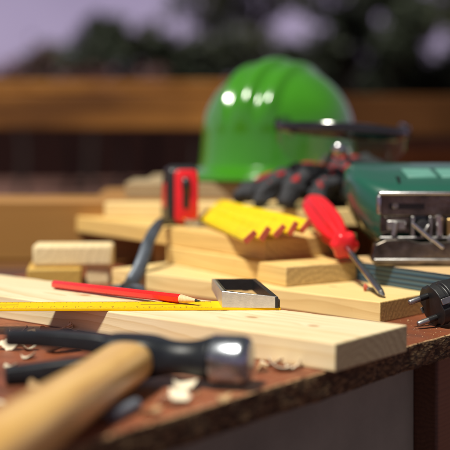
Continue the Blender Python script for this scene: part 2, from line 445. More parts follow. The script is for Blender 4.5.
for sgn in (-1, 1):
    bm = bmesh.new()
    ctr = smoothpts([(-14, 0, 5.8, 14.8, 6.6), (-26, .5, 7.0, 14.5, 6.6), (-40, -3, 8.6, 13, 6.2), (-56, -8, 10.2, 12, 5.9), (-70, -15, 11.6, 11, 5.8), (-82, -22, 12.4, 10, 5.5)], 4)
    rings = []
    for i, (x, y, w, wy, wz) in enumerate(ctr):
        a = ctr[max(i - 1, 0)]; b = ctr[min(i + 1, len(ctr) - 1)]
        t = Vector((b[0] - a[0], b[1] - a[1], 0)).normalized(); nrm = Vector((-t.y, t.x, 0))
        ring = []
        for k in range(16):
            an = 2 * math.pi * k / 16; c, s_ = math.cos(an), math.sin(an)
            p = Vector((x, y, hz + sgn * w)) + nrm * (math.copysign(abs(c) ** .32, c) * wy * .6) + Vector((0, 0, math.copysign(abs(s_) ** .32, s_) * wz * .94))
            ring.append(p)
        rings.append(ring)
    loft(bm, rings); new_obj('claw', bm, M['hammer'], hroot, bevel=.8, seg=3)
bm = bmesh.new()
hp = smoothpts([(0, 19, 12.0, 9.5), (0, 0, 12.4, 9.8), (0, -16, 13, 10), (0, -22, 17.2, 13.2), (0, -60, 17.0, 13.2), (0, -120, 17.2, 13.6), (0, -190, 18.4, 14.6), (0, -250, 19.5, 15.2), (0, -310, 19.5, 15), (0, -330, 18.4, 14.8), (0, -338, 13, 10)], 5)
loft(bm, [[(x + math.copysign(abs(math.cos(a)) ** .85, math.cos(a)) * rx, y, hz - 1.5 * min(1, max(0, -y / 200)) + math.copysign(abs(math.sin(a)) ** .85, math.sin(a)) * rz_) for a in [2 * math.pi * k / 28 for k in range(28)]] for x, y, rx, rz_ in hp])
new_obj('handle', bm, M['handle'], hroot)

# short steel rod
def rod(name, p, q, r, mat, label, cat, n=14):
    a = Vector(p); b = Vector(q); bm = bmesh.new(); d = b - a
    tube(bm, [(0, 0, 0), d * .03, d * .97, d], [r * .7, r, r, r * .7], n)
    o = new_obj(name, bm, mat, None, loc=mm(a)); return tag(o, label, cat)
x, y = at(112, 416, 4); x2, y2 = at(137, 404, 4)
rod('steel_rod', (x, y, 4), (x2, y2, 4), 3.8, M['rodsteel'], 'short silvery rod lying between the hammer handle and the table edge', 'rod')

# ------------------------------------------------------------------ pencil
def pencil():
    x0, y0 = at(54, 284.5, 24); x1, y1 = at(201, 301, 26.5)
    a = Vector((x0, y0, 24.2)); b = Vector((x1, y1, 26.4)); L = (b - a).length
    d = (b - a).normalized()
    root = empty('pencil', a.x, a.y, a.z, 'red hexagonal pencil with its sharpened tip resting on the yellow blade', 'pencil', rot=d.to_track_quat('X', 'Z').to_euler())
    hexr = lambda x, r, ph=0: [(x, r * math.cos(math.pi * k / 3 + math.pi / 6), r * math.sin(math.pi * k / 3 + math.pi / 6)) for k in range(6)]
    bm = bmesh.new(); loft(bm, [hexr(0, 3.6), hexr(.6, 4.0), hexr(L - 25, 4.0), hexr(L - 22, 3.7)]); new_obj('barrel', bm, M['redpaint'], root, bevel=.5, smooth=True)
    cr = lambda x, r: [(x, r * math.cos(math.pi * k / 12), r * math.sin(math.pi * k / 12)) for k in range(24)]
    bm = bmesh.new(); loft(bm, [cr(L - 22.4, 3.6), cr(L - 22, 3.65), cr(L - 6, 1.35)]); new_obj('sharpened_wood', bm, M['pencilwood'], root)
    bm = bmesh.new(); loft(bm, [cr(L - 6.1, 1.3), cr(L - .8, .4), cr(L, .12)]); new_obj('lead', bm, M['lead'], root)
pencil()

# ------------------------------------------------------------------ try square
M['tick'] = simple('black_print', (.02, .018, .015), .6, 0, .1, 100, 0)
sroot = empty('try_square', 43, 926, 20.1, 'carpenter square with yellow graduated blade and hollow aluminium stock on the front board', 'square', R(1.6))
bm = bmesh.new(); box(bm, -330, 2, 0, 38, 0, 1.9)
new_obj('blade', bm, M['bladeyellow'], sroot, bevel=.3, seg=1)
for far in (0, 1):
    bm = bmesh.new()
    for i in range(0, 275):
        L = 8 if i % 10 == 0 else (5.5 if i % 5 == 0 else 3.2)
        x = -54 - i
        box(bm, x - .17, x + .17, 37.5 - L if far else .5, 37.5 if far else .5 + L, 1.904, 1.93)
    box(bm, -329, -54, 37.3 if far else .35, 37.6 if far else .6, 1.903, 1.925)
    new_obj('scale_marks', bm, M['tick'], sroot, smooth=False)
# numerals every centimetre
cu = bpy.data.curves.new('numerals', 'FONT'); cu.size = .0048
tmpb = bmesh.new()
for k in range(1, 27):
    cu.body = str(k)
    to = bpy.data.objects.new('tmp', cu); COL.objects.link(to)
    dg = bpy.context.evaluated_depsgraph_get()
    me = bpy.data.meshes.new_from_object(to.evaluated_get(dg))
    bb = bmesh.new(); bb.from_mesh(me)
    bmesh.ops.scale(bb, vec=(1000,) * 3, verts=bb.verts)
    bmesh.ops.translate(bb, vec=(-54 - 10 * k - 1.5, 9.5, 1.92), verts=bb.verts)
    me2 = bpy.data.meshes.new('t'); bb.to_mesh(me2); bb.free(); tmpb.from_mesh(me2)
    bpy.data.objects.remove(to); bpy.data.meshes.remove(me); bpy.data.meshes.remove(me2)
new_obj('numerals', tmpb, M['tick'], sroot, smooth=False)
for x0, x1 in ((-112, -62), (-236, -212), (-300, -270)):
    bm = bmesh.new(); box(bm, x0, x1, 20.5, 22.0, 1.904, 1.94)
    new_obj('centre_line', bm, M['tick'], sroot, smooth=False)
# hollow stock: four walls of different height, black inside
hl, hr, hf = 13.5, 9.0, 10.2
def wall(a, b, t, ha, hb, z0=2.0):
    a = Vector(a); b = Vector(b); n = Vector((-(b - a).y, (b - a).x)).normalized() * t
    bm = bmesh.new()
    q = [(a, ha), (b, hb), (b + n, hb), (a + n, ha)]
    lo = [bm.verts.new((p.x, p.y, z0)) for p, h in q]; up = [bm.verts.new((p.x, p.y, z0 + h)) for p, h in q]
    bm.faces.new(lo[::-1]); bm.faces.new(up)
    for i in range(4): bm.faces.new((lo[i], lo[(i + 1) % 4], up[(i + 1) % 4], up[i]))
    return bm
A, B, C_, D = Vector((-45.5, 1)), Vector((0, -1.5)), Vector((-12, 104)), Vector((-52, 104))
for nm, a, b, t, h0, h1 in (('stock_wall', A, B, 2.2, hl, hr), ('stock_wall', B, C_, 2.6, hr, hf), ('stock_wall', C_, D, 2.2, hf, hf), ('stock_wall', D, A, 2.6, hf, hl)):
    new_obj(nm, wall(a, b, t, h0, h1), M['black'] if a in (B, C_) else M['alu'], sroot, bevel=.4, seg=2)
def inset(a, b, t0, h0, h1):
    d = (b - a).normalized(); n = Vector((-d.y, d.x))
    a2 = a + n * t0 + d * 3.2; b2 = b + n * t0 - d * 3.2
    return wall(a2, b2, 1.6, h0 - .3, h1 - .3, 2.2)
for a, b, t, h0, h1 in ((A, B, 2.25, hl, hr), (B, C_, 2.65, hr, hf), (C_, D, 2.25, hf, hf), (D, A, 2.65, hf, hl)):
    new_obj('black_lining', inset(a, b, t, h0, h1), M['black'], sroot)
bm = bmesh.new(); box(bm, -8.5, -3.2, 3.2, 12, 6, 9.2); new_obj('corner_clip', bm, M['black'], sroot, bevel=.5)
bm = bmesh.new(); box(bm, -13.2, -9, 3.4, 8, 8.2, 10.4); new_obj('corner_clip', bm, M['alu'], sroot, bevel=.4)
bm = bmesh.new(); box(bm, .4, 1.6, 2, 10, 2.2, 8); new_obj('end_cap', bm, M['black'], sroot, bevel=.4)

# ------------------------------------------------------------------ tape measure
troot = empty('tape_measure', -45, 1308, 57, 'red and black tape measure standing on the board pile with its yellow tape end out', 'tape measure', R(11))
def rrect(w, hgt, r, n=6, cx=0, cz=0):
    out = []
    for qx, qz, a0 in ((1, 1, 0), (-1, 1, 90), (-1, -1, 180), (1, -1, 270)):
        for k in range(n + 1):
            a = R(a0 + 90 * k / n)
            out.append((cx + qx * (w / 2 - r) + r * math.cos(a), cz + qz * (hgt / 2 - r) + r * math.sin(a)))
    return out
# side profile in (y, z), extruded in x
def prism_x(bm, prof, x0, x1): loft(bm, [[(x0, y, z) for y, z in prof], [(x1, y, z) for y, z in prof]])
def profile(scale=1):
    P = [(0, 0), (64, 0), (64, 30), (56, 52), (38, 66), (12, 69), (1, 65), (-1, 52)]
    c = Vector((32, 33)); return [tuple(c + (Vector(p) - c) * scale) for p in P]
bm = bmesh.new(); prism_x(bm, profile(1), -20, 15.2); new_obj('shell', bm, M['black'], troot, bevel=6, seg=5)
bm = bmesh.new(); prism_x(bm, [(y, z) for y, z in profile(.42)], -21.2, -20.1); o = new_obj('side_plate', bm, M['red'], troot, bevel=.6)
bm = bmesh.new(); prism_x(bm, [(y, z) for y, z in profile(.72)], 15.2, 16.4); new_obj('side_plate', bm, M['red'], troot, bevel=.6)
# red front shell
bm = bmesh.new()
rings = []
for y, q in ((4, 0), (-1.5, 0), (-3.0, 1.2), (-3.6, 3.2)):
    rings.append([(x, y + (.0045 * max(0, z - 44) ** 2 if y < 0 else 0), z) for x, z in rrect(27 - q, 61 - q, 6.5 - q * .5, 6, .6, 33.5)])
loft(bm, rings); new_obj('front_cover', bm, M['red'], troot, angle=50)
bm = bmesh.new(); loft(bm, [[(x, y, z) for x, z in rrect(7.5, 28, 3.5, 5, 0, 33)] for y in (-3, -3.9)]); new_obj('slot', bm, M['black'], troot)
bm = bmesh.new()
rings = []
for (w, z, y) in ((4, 22, -3), (6, 23, -5), (6.5, 34, -6), (8, 39, -7), (12, 42, -8), (13, 48, -8.5), (12, 53, -7), (7, 56, -3)):
    rings.append([(-w / 2, -1, z), (w / 2, -1, z), (w / 2 * .8, y, z), (-w / 2 * .8, y, z)])
loft(bm, rings); new_obj('lock_button', bm, M['black'], troot, sub=1)
bm = bmesh.new(); box(bm, -9.5, 9.5, -2.2, -1.2, 5.5, 8.6); new_obj('slot', bm, M['black'], troot)
bm = bmesh.new()
rings = []
for i in range(6):
    y = 6 - i * 6; rings.append([(xx, y, 7.2 + .012 * xx * xx - (.02 * (i ** 2)) + dz) for xx, dz in ((-8, 0), (-4, 0), (0, 0), (4, 0), (8, 0), (8, .4), (4, .4), (0, .4), (-4, .4), (-8, .4))])
loft(bm, rings)
bmesh.ops.translate(bm, vec=(4, 0, 0), verts=bm.verts)
tp = new_obj('tape_end', bm, M['tapeyellow'], troot)
bm = bmesh.new(); box(bm, -4.5, 12.5, -25.6, -24.6, -1.5, 8.5); box(bm, -2.5, 10.5, -25, -16, 7.6, 8.8)
new_obj('hook', bm, M['steel'], tp, bevel=.3)

# ------------------------------------------------------------------ folding rule (fanned)
fx, fy = -26, 1338
froot = empty('folding_rule', fx, fy, 57, 'yellow folding rule with red-brown ends fanned out over the edge of the boards', 'rule')
ends = [(24, 1108, 62.5), (38.5, 1115, 65), (53, 1122, 67), (66.5, 1129, 69), (79, 1136, 70.5)]
for i, (ex, ey, ez) in enumerate(ends):
    far = Vector((fx + i * 4.6, fy, 66 + i * 3.0)); near = Vector((ex, ey, ez))
    d = (far - near); L = d.length; d.normalize()
    sd = d.cross(Vector((0, 0, 1))).normalized(); up = sd.cross(d).normalized()
    roll = R((-42, -54, -45, -56, -48)[i])
    w = sd * math.cos(roll) - up * math.sin(roll); u2 = sd * math.sin(roll) + up * math.cos(roll)
    def strip(l0, l1, hw, ht, shear=0):
        bm = bmesh.new(); rings = []
        for l in (l0, l1):
            c = near + d * l - Vector((fx, fy, 57))
            rings.append([c + w * (hw) + u2 * ht, c - w * hw + u2 * ht, c - w * hw - u2 * ht, c + w * hw - u2 * ht])
        loft(bm, rings); return bm
    s_ = new_obj('segment', strip(0, L, 7.6, 2.3), M['yellow'], froot, bevel=.9, seg=3)
    new_obj('segment_end', strip(-2.2, -.05, 7.4, 2.9), M['rust'], s_, bevel=.3)
    bm = bmesh.new()
    for q in range(1, int(L / 5)):
        c = near + d * (q * 5) - Vector((fx, fy, 57)) + u2 * 2.33
        ln = 5 if q % 2 == 0 else 2.6
        for e0, e1 in ((7.2, 7.2 - ln),):
            a_, b_ = c + w * -e0, c + w * -e1
            loft(bm, [[a_ - d * .3, a_ + d * .3, a_ + d * .3 + u2 * .04, a_ - d * .3 + u2 * .04], [b_ - d * .3, b_ + d * .3, b_ + d * .3 + u2 * .04, b_ - d * .3 + u2 * .04]])
    a_, b_ = near + d * 3 - w * 7.2 + u2 * 2.33 - Vector((fx, fy, 57)), near + d * (L - 3) - w * 7.2 + u2 * 2.33 - Vector((fx, fy, 57))
    loft(bm, [[a_, a_ + w * .4, a_ + w * .4 + u2 * .03, a_ + u2 * .03], [b_, b_ + w * .4, b_ + w * .4 + u2 * .03, b_ + u2 * .03]])
    new_obj('scale_marks', bm, M['tick'], s_, smooth=False)
    bm = bmesh.new(); c = near + d * (L - 12) - Vector((fx, fy, 57))
    lathe(bm, [(.5, -2.6), (3.4, -2.6), (3.4, 2.6), (.5, 2.6)], 16, Matrix.Translation(c) @ u2.to_track_quat('Z', 'Y').to_matrix().to_4x4())
    new_obj('rivet', bm, M['brass'], s_)

# ------------------------------------------------------------------ screwdriver
tip = Vector((139.5, 1006, 20.3)); he = Vector((91, 1228, 91))
d = (he - tip); SL = d.length
droot = empty('screwdriver', tip.x, tip.y, tip.z, 'red-handled cross-head screwdriver leaning on the boards, its steel tip on the bottom board', 'screwdriver', rot=d.to_track_quat('X', 'Z').to_euler())
bm = bmesh.new()
cr = lambda x, r, n=20: [(x, r * math.cos(2 * math.pi * k / n), r * math.sin(2 * math.pi * k / n)) for k in range(n)]
loft(bm, [cr(7, 2.9), cr(9, 3.1), cr(118, 3.1)]); new_obj('shaft', bm, M['steel'], droot)
bm = bmesh.new()
rings = []
for x, r, f in ((0, .9, .5), (1.5, 1.6, .5), (5, 2.7, .6), (8, 3.0, 1)):
    rings.append([(x, r * (1 if k % 4 == 0 else (f + (1 - f) * 0)) * math.cos(2 * math.pi * k / 16), r * (1 if k % 4 == 0 else f) * math.sin(2 * math.pi * k / 16)) for k in range(16)])
loft(bm, rings); new_obj('cross_tip', bm, M['dullsteel'], droot)
def fluted(x, r, fl, n=48):
    return [(x, (r + fl * (math.cos(6 * 2 * math.pi * k / n))) * math.cos(2 * math.pi * k / n), (r + fl * math.cos(6 * 2 * math.pi * k / n)) * math.sin(2 * math.pi * k / n)) for k in range(n)]
bm = bmesh.new()
hpz = smoothpts([(106, 4.5, 0), (107, 8, 0), (109, 11.5, .8), (113, 13.2, 1.2), (118, 13, 1.2), (122, 9.8, .6), (127, 8.8, .4), (134, 10.2, .9), (150, 13.4, 1.6), (172, 14.6, 1.8), (196, 14.2, 1.6), (214, 13.2, 1.0), (226, 11, .2), (232, 7, 0), (234, 2, 0)], 4)
loft(bm, [fluted(*p) for p in hpz]); new_obj('handle', bm, M['red'], droot, angle=60)

# ------------------------------------------------------------------ screws
def screw(px, py, h, ang, L, mat, label, headmat=None):
    X, Y = at(px, py, h)
    root = empty('screw', X, Y, h, label, 'screw', ang, group='loose screws on the boards')
    bm = bmesh.new(); rings = []
    n = 10; turns = L / 1.6
    prof = [(0, 1.9)] + [(2 + i * .4, 1.75 if i % 4 in (0, 1) else 1.25) for i in range(int((L - 5) / .4))] + [(L, .3)]
    loft(bm, [[(x, r * math.cos(2 * math.pi * k / n), 2.2 + r * math.sin(2 * math.pi * k / n)) for k in range(n)] for x, r in prof])
    new_obj('thread', bm, mat, root)
    bm = bmesh.new()
    loft(bm, [[(x, r * math.cos(2 * math.pi * k / 18), 3.2 + r * math.sin(2 * math.pi * k / 18)) for k in range(18)] for x, r in ((1.5, 1.6), (-1.0, 3.6), (-1.6, 3.7), (-1.7, 2.0), (-1.2, 1.2))])
    new_obj('head', bm, headmat or mat, root)
screw(366.5, 291, 18.2, R(-28), 13, M['dullsteel'], 'small screw with a red-brown head lying next to the screwdriver tip', M['rust'])
screw(206, 225, 57, R(35), 28, M['brass'], 'brass screw lying between the tape measure and the folding rule')
screw(215, 226.5, 57, R(-150), 26, M['dullsteel'], 'dull steel screw lying just behind the brass screw by the folding rule')

# ------------------------------------------------------------------ plug
t1 = Vector((152, 956, 21.5)); t2 = Vector((161.5, 953, 4.2))
pd = Vector((.86, .42, .23)).normalized()
mid = (t1 + t2) / 2
axv = pd; sidev = (t1 - t2); sidev = (sidev - axv * sidev.dot(axv)).normalized(); thv = axv.cross(sidev)
Mx = Matrix((axv, sidev, thv)).transposed()
proot = empty('power_plug', mid.x, mid.y, mid.z, 'black two-pin power plug lying in front of the bottom board end, pins pointing left', 'plug', rot=Mx.to_euler())
for s_ in (-1, 1):
    bm = bmesh.new(); y0 = s_ * 9.5
    loft(bm, [[(x, y0 + r * math.cos(2 * math.pi * k / 16), r * math.sin(2 * math.pi * k / 16)) for k in range(16)] for x, r in ((11, 2.55), (20, 2.55))])
    o = new_obj('pin_sleeve', bm, M['black'], proot)
    bm = bmesh.new()
    loft(bm, [[(x, y0 + r * math.cos(2 * math.pi * k / 16), r * math.sin(2 * math.pi * k / 16)) for k in range(16)] for x, r in ((0, 1.2), (.5, 2.0), (1.4, 2.4), (11.05, 2.4))])
    new_obj('pin', bm, M['dullsteel'] if s_ < 0 else M['dullsteel'], proot)
bm = bmesh.new()
for x0, x1, r in ((20, 24, 17.5),):
    pass
rings = []
for x, ry, rz_ in ((19.5, 16, 14.5), (20, 18, 16.5), (26, 18.6, 17), (27, 16.4, 15), (30, 16.4, 15), (31, 18.8, 17.2), (38, 18.6, 17), (39, 16.4, 15), (42, 16.4, 15), (43, 18, 16.5), (52, 16.5, 15), (62, 11, 10.5), (70, 8, 8), (82, 6.5, 6.5)):
    rings.append([(x, (ry + (-2.2 if (k % 8 in (0, 1)) and x < 44 else 0)) * math.cos(2 * math.pi * k / 32), (rz_ + (-2.2 if (k % 8 in (0, 1)) and x < 44 else 0)) * math.sin(2 * math.pi * k / 32)) for k in range(32)])
loft(bm, rings); new_obj('body', bm, M['black'], proot, bevel=.5)
for s_ in (-1, 1):
    bm = bmesh.new(); box(bm, 19.2, 34, -2.6, 2.6, s_ * 17.2 - .6, s_ * 17.2 + .6); new_obj('earth_clip', bm, M['dullsteel'], proot, bevel=.3)
bm = bmesh.new()
inv = Mx.inverted()
def loc(w): return inv @ (Vector(w) - mid)
pts = [loc(mid + axv * 80), loc(mid + axv * 100), loc(mid + Vector((115, 60, 22))), loc(mid + Vector((150, 120, -4))), loc(mid + Vector((170, 200, -8.5))), loc(mid + Vector((165, 330, -8.5)))]
tube(bm, smoothpts([tuple(p) for p in pts], 6), 3.6, 12); new_obj('cable', bm, M['rubber'], proot)

# ------------------------------------------------------------------ jigsaw (lying on its side, sole plate to the front)
J = empty('jigsaw', 150, 1092, 38, 'dark green jigsaw lying on its side, steel sole plate facing the front', 'power tool', R(0))
# local x right, y back, z up from the board
bm = bmesh.new()
prof = [(12, 10), (60, 5), (120, 6), (168, 20), (178, 48), (168, 76), (130, 93), (85, 90), (45, 80), (14, 68), (6, 40)]
prof = [tuple(p) for p in smoothpts(prof + [prof[0]], 3)][:-1]
cen = Vector((92, 70))
rings = []
for x, k, cz in ((-27, .08, 72), (-26, .28, 71), (-22, .5, 68), (-14, .7, 62), (-3, .86, 55), (10, .96, 50), (26, 1.0, 48.5), (110, 1.0, 48.5), (170, .97, 48.5), (200, .82, 50), (215, .4, 52), (218, .05, 52)):
    rings.append([(x, 92 + (y - 92) * (k if k > .5 else k * 1.0), cz + (z - 48.5) * k) for y, z in prof])
loft(bm, rings); body = new_obj('body', bm, M['jiggreen'], J, sub=1)
# main handle loop behind, to the right
bm = bmesh.new(); tube(bm, smoothpts([(40, 160, 50), (60, 205, 50), (110, 222, 50), (170, 215, 48), (205, 180, 46), (205, 120, 46)], 5), [17] * 26, 18, 1.0, 1.1); new_obj('handle', bm, M['jiggreen'], J)
for xx in (20, 128):
    bm = bmesh.new(); box(bm, xx, xx + 1.6, 30, 120, 60, 82 + xx * .0); new_obj('seam', bm, M['black'], J)
# sole plate: U-shaped pressed steel frame in the x-z plane
def plate(nm, x0, x1, z0, z1, y0, y1, mat=M['shoe'], bev=1.0, par=J):
    bm = bmesh.new(); box(bm, x0, x1, y0, y1, z0, z1); return new_obj(nm, bm, mat, par, bevel=bev)
sole = plate('sole_plate', -2, 150, 46, 66, -2, 2)
plate('sole_rim', -4, 150, 66.2, 69.5, -9, 3, M['steel'], 1.2, sole)
plate('sole_rim', -5.4, -2.2, 48, 66, -8, 3, M['steel'], 1.2, sole)
plate('sole_bar', -2, 26, 30, 45.8, -1.4, 2, M['shoe'], 1, sole)
plate('sole_bar', 48, 60, 27, 45.8, -1.4, 2, M['shoe'], 1, sole)
plate('sole_bar', 74, 150, 27, 45.8, -1.4, 2, M['shoe'], 1, sole)
bm = bmesh.new()
lp = [(-8, 0), (-12, 5), (-9, 20), (2, 25), (20, 26), (34, 22), (60, 23), (150, 24), (150, 0)]
loft(bm, [[(x, -14, z) for x, z in lp], [(x, 2, z) for x, z in lp]])
new_obj('sole_side', bm, M['shoe'], sole, bevel=2, seg=3)
bm = bmesh.new()
loft(bm, [[(-10, -16.5, z + 4), (150, -16.5, z + 4), (150, -14.3, z + 4), (-10, -14.3, z + 4)] for z in (0, 3)])
new_obj('sole_rim', bm, M['dullsteel'], sole, bevel=.8)
# motor-side gear housing, black to put shade into the plate openings
def cylp(nm, c, ax, r, L, mat, n=20, par=J):
    bm = bmesh.new(); a = Vector(ax).normalized()
    lathe(bm, [(r * .8, 0), (r, .6), (r, L - .6), (r * .8, L)], n, Matrix.Translation(c) @ a.to_track_quat('Z', 'Y').to_matrix().to_4x4())
    return new_obj(nm, bm, mat, par)
plate('shade_gear_housing', 2, 145, 12, 62, 14, 24, M['black'], 3)
plate('guide_fork', 27, 31, 24, 46, -3, 12, M['dullsteel'], 1)
plate('guide_fork', 44, 47.5, 24, 46, -3, 12, M['dullsteel'], 1)
plate('clamp_block', 61, 70, 26, 44, -4, 10, M['brassdull'], 1.5)
plate('clamp_block', 4, 22, 33, 42, -4.5, -1.5, M['dullsteel'], 1)
cylp('plunger', (53.5, -3, 27), (0, 0, 1), 3.6, 20, M['steel'])
cylp('bearing', (66, -8, 24), (0, 1, 0), 5.5, 8, M['dullsteel'])
cylp('bearing', (84, -7, 32), (0, 1, 0), 7, 8, M['steel'])
cylp('plunger', (10, -5, 27), (.2, 0, .98), 2.6, 14, M['dullsteel'])
plate('sole_slot', 6, 40, 52.5, 58, -2.6, -2.05, M['black'], .2)
plate('sole_slot', 66, 120, 52.5, 58, -2.6, -2.05, M['black'], .2)
plate('sole_rim', -3, 150, 24.5, 26.6, -5, -1.6, M['dullsteel'], .6)
# blade clamp and roller
cylp('guide_roller', (38, -8, 36), (0, 1, 0), 7, 14, M['black'])
cylp('blade_clamp', (27, -8, 40), (.72, -.1, -.62), 2.4, 26, M['steel'])
cylp('blade_clamp', (36, -9, 27), (.5, .0, .8), 1.8, 13, M['dullsteel'])
cylp('saw_blade', (45, -12, 25.5), (.75, -.2, -.62), 2.2, 14, M['steel'])
cylp('screw_head', (72, -6, 40), (0, -1, 0), 4.6, 4, M['brass'])
cylp('screw_head', (12, -2.2, 56), (0, -1, 0), 3.2, 2, M['dullsteel'])
cylp('screw_head', (92, -2, 56), (0, -1, 0), 3.6, 3, M['dullsteel'])
# pale panels on the sloping top
for x0, x1 in ((32, 58), (66, 120)):
    bm = bmesh.new()
    def ztop(y): return 80.5 + (y - 45) * (90 - 80) / 40 + 1.2
    vs = [(x0, 46, ztop(46)), (x1 + 3, 46, ztop(46)), (x1, 74, ztop(74) ), (x0 - 3, 74, ztop(74))]
    loft(bm, [[(x, y, z - 3) for x, y, z in vs], vs]); new_obj('pale_panel', bm, M['palegreen'], J, bevel=.8)
cylp('speed_knob', (-6, 100, 82), (0, 0, 1), 6, 10, M['black'])

# ------------------------------------------------------------------ curved grey lever
lp_ = [at(133, 288, 10) + (10,), at(139, 276, 22) + (24,), at(146, 257, 37) + (40,)]
kroot = empty('pry_lever', -97, 1184, 0, 'curved blue-grey steel lever with a ring foot leaning against the board pile', 'lever')
pp = [(-104, 1160, 3), (-97, 1178, 8), (-90, 1186, 20), (-85, 1196, 33), (-81, 1212, 47), (-76, 1236, 58), (-70, 1262, 64), (-61, 1288, 62)]
bm = bmesh.new(); sp = smoothpts([(a + 97, b - 1184, c) for a, b, c in pp], 5)
rad = [8.2 - 3.0 * i / (len(sp) - 1) for i in range(len(sp))]
tube(bm, sp, rad, 12, 1.0, .38, up=(0, 1, .2)); new_obj('lever_arm', bm, M['greysteel'], kroot, angle=50)
for cx in (-8, 9):
    bm = bmesh.new()
    tube(bm, [(cx + 9 * math.cos(a) - 4, -22 + 9 * math.sin(a), 4 + 1.5 * math.sin(a)) for a in [2 * math.pi * k / 24 for k in range(25)]], 2.6, 10)
    new_obj('ring_foot', bm, M['greysteel'], kroot)

# ------------------------------------------------------------------ gloves
def glove(X, Y, h, rz, label, fingers, thumb, palm, flip=1, lift=0):
    root = empty('work_glove', X, Y, h, label, 'glove', rz, group='black and red work gloves')
    bm = bmesh.new()
    for f in fingers + [thumb]:
        pts = smoothpts([p for p in f[0]], 4); r0, r1 = f[1]
        n = len(pts); tube(bm, pts, [r0 + (r1 - r0) * i / (n - 1) for i in range(n)], 12)
        ell(bm, pts[-1], (r1,) * 3, 12); ell(bm, pts[0], (r0,) * 3, 12)
    for c, r in palm: ell(bm, c, r, 20)
    o = new_obj('glove_body', bm, M['gloveblack'], root)
    rm = o.modifiers.new('r', 'REMESH'); rm.mode = 'VOXEL'; rm.voxel_size = .0016; rm.use_smooth_shade = True
    sm = o.modifiers.new('s', 'SMOOTH'); sm.iterations = 3
    dt = bpy.data.textures.new('crease', 'CLOUDS'); dt.noise_scale = .016
    dm = o.modifiers.new('d', 'DISPLACE'); dm.texture = dt; dm.strength = .013; dm.mid_level = .5
    for f in fingers:
        pts = smoothpts(f[0], 6); r0, r1 = f[1]; n = len(pts) - 1
        for ta, tb_ in ((.08, .46), (.56, .80)):
            ia, ib = int(ta * n), int(tb_ * n); path = []; rads = []
            for q in range(ia, ib + 1):
                a, b = Vector(pts[q]), Vector(pts[min(q + 1, n)]) if q < n else Vector(pts[q])
                dd = (Vector(pts[min(q + 1, n)]) - Vector(pts[q - 1])).normalized()
                side = dd.cross(Vector((0, 0, 1))).normalized(); upv = side.cross(dd).normalized()
                rr = r0 + (r1 - r0) * q / n
                path.append(a + (upv * .93 - side * .3).normalized() * rr * .80)
                rads.append(max(1.2, 4.6 * math.sin(math.pi * (q - ia + .35) / (ib - ia + .7)) ** .5))
            b2 = bmesh.new(); tube(b2, path, rads, 10, 1.15, .85)
            new_obj('finger_pad', b2, M['glovered'], root)
    return root
fing = [([(-10, 14, 34), (-45, 12, 38), (-85, 0, 26), (-116, -14, 12)], (13.5, 11)),
        ([(-12, -4, 33), (-42, -14, 40), (-74, -32, 27), (-95, -46, 12)], (13.5, 11)),
        ([(-6, -20, 32), (-30, -34, 39), (-54, -54, 25), (-66, -68, 11)], (13.5, 11)),
        ([(6, -30, 30), (-8, -46, 34), (-26, -62, 22), (-32, -74, 10)], (12.5, 10.5))]
glove(134, 1372, 76, R(2), 'black and red work glove with curled fingers pointing left, in front of the green helmet', fing,
      ([(20, -20, 34), (16, -38, 30), (12, -50, 18)], (13, 11)),
      [((8, 0, 22), (38, 34, 22)), ((40, 8, 20), (38, 33, 20)), ((-14, -10, 15), (36, 30, 14))])
fing = []
for i, (y0, xe, ye) in enumerate(((-22, -40, -42), (-6, -48, -24), (10, -46, -4), (25, -36, 18))):
    fing.append(([(0, y0, 34), (xe * .3, y0 - 4, 40), (xe * .75, ye, 30), (xe, ye - 4, 15)], (12.5, 11)))
glove(150, 1405, 84, R(28), 'second black and red work glove folded under the safety glasses, beside the jigsaw', fing,
      ([(28, -20, 20), (8, -40, 20), (-6, -50, 10)], (11, 9)),
      [((18, 0, 26), (30, 36, 25)), ((40, 6, 22), (30, 33, 21)), ((-12, -8, 16), (30, 34, 16))])

# ------------------------------------------------------------------ safety glasses
G = empty('safety_glasses', 134, 1350, 112, 'clear safety glasses with a black brow bar propped on the gloves', 'glasses', rot=(R(7), R(4), R(-7)))
def arc(t, w=76, dp=46):   # t -1..1 ; wrap-around front bulging to the camera
    a = t * R(78); return (w * math.sin(a) / math.sin(R(78)), -dp * (math.cos(a) - math.cos(R(78))) / (1 - math.cos(R(78))))
bm = bmesh.new()
pts = [arc(-1 + 2 * i / 30) for i in range(31)]
tube(bm, [(x, y, 55 + 5 * (1 - (x / 76) ** 2)) for x, y in pts], [3.4 + 3.4 * math.sin(math.pi * (i / 30) ** 1.3) for i in range(31)], 14, .6, 1.45); new_obj('brow_bar', bm, M['glossblack'], G)
bm = bmesh.new()
outer = []; N = 60
def zb(x):
    a = abs(x)
    if a < 9: return 38
    if a < 16: return 38 - (a - 9) * 3
    if a < 58: return 17 + .004 * (a - 38) ** 2
    return 18.6 + (a - 58) * 1.0
grid = []
for off in (0, 1.8):
    g2 = []
    for i in range(N + 1):
        x, y = arc(-1 + 2 * i / N, 75 - off, 45 - off)
        g2.append([bm.verts.new((x, y + (0), zb(x) + (55 + 4 * (1 - (x / 76) ** 2) - zb(x)) * j / 6)) for j in range(7)])
    grid.append(g2)
for g2 in grid:
    for a, b in zip(g2, g2[1:]):
        for j in range(6): bm.faces.new((a[j], a[j + 1], b[j + 1], b[j]))
a, b = grid
for i in range(N):
    bm.faces.new((a[i][0], b[i][0], b[i + 1][0], a[i + 1][0])); bm.faces.new((a[i][6], b[i][6], b[i + 1][6], a[i + 1][6]))
for i in (0, N):
    for j in range(6): bm.faces.new((a[i][j], b[i][j], b[i][j + 1], a[i][j + 1]))
new_obj('lens', bm, M['lens'], G)
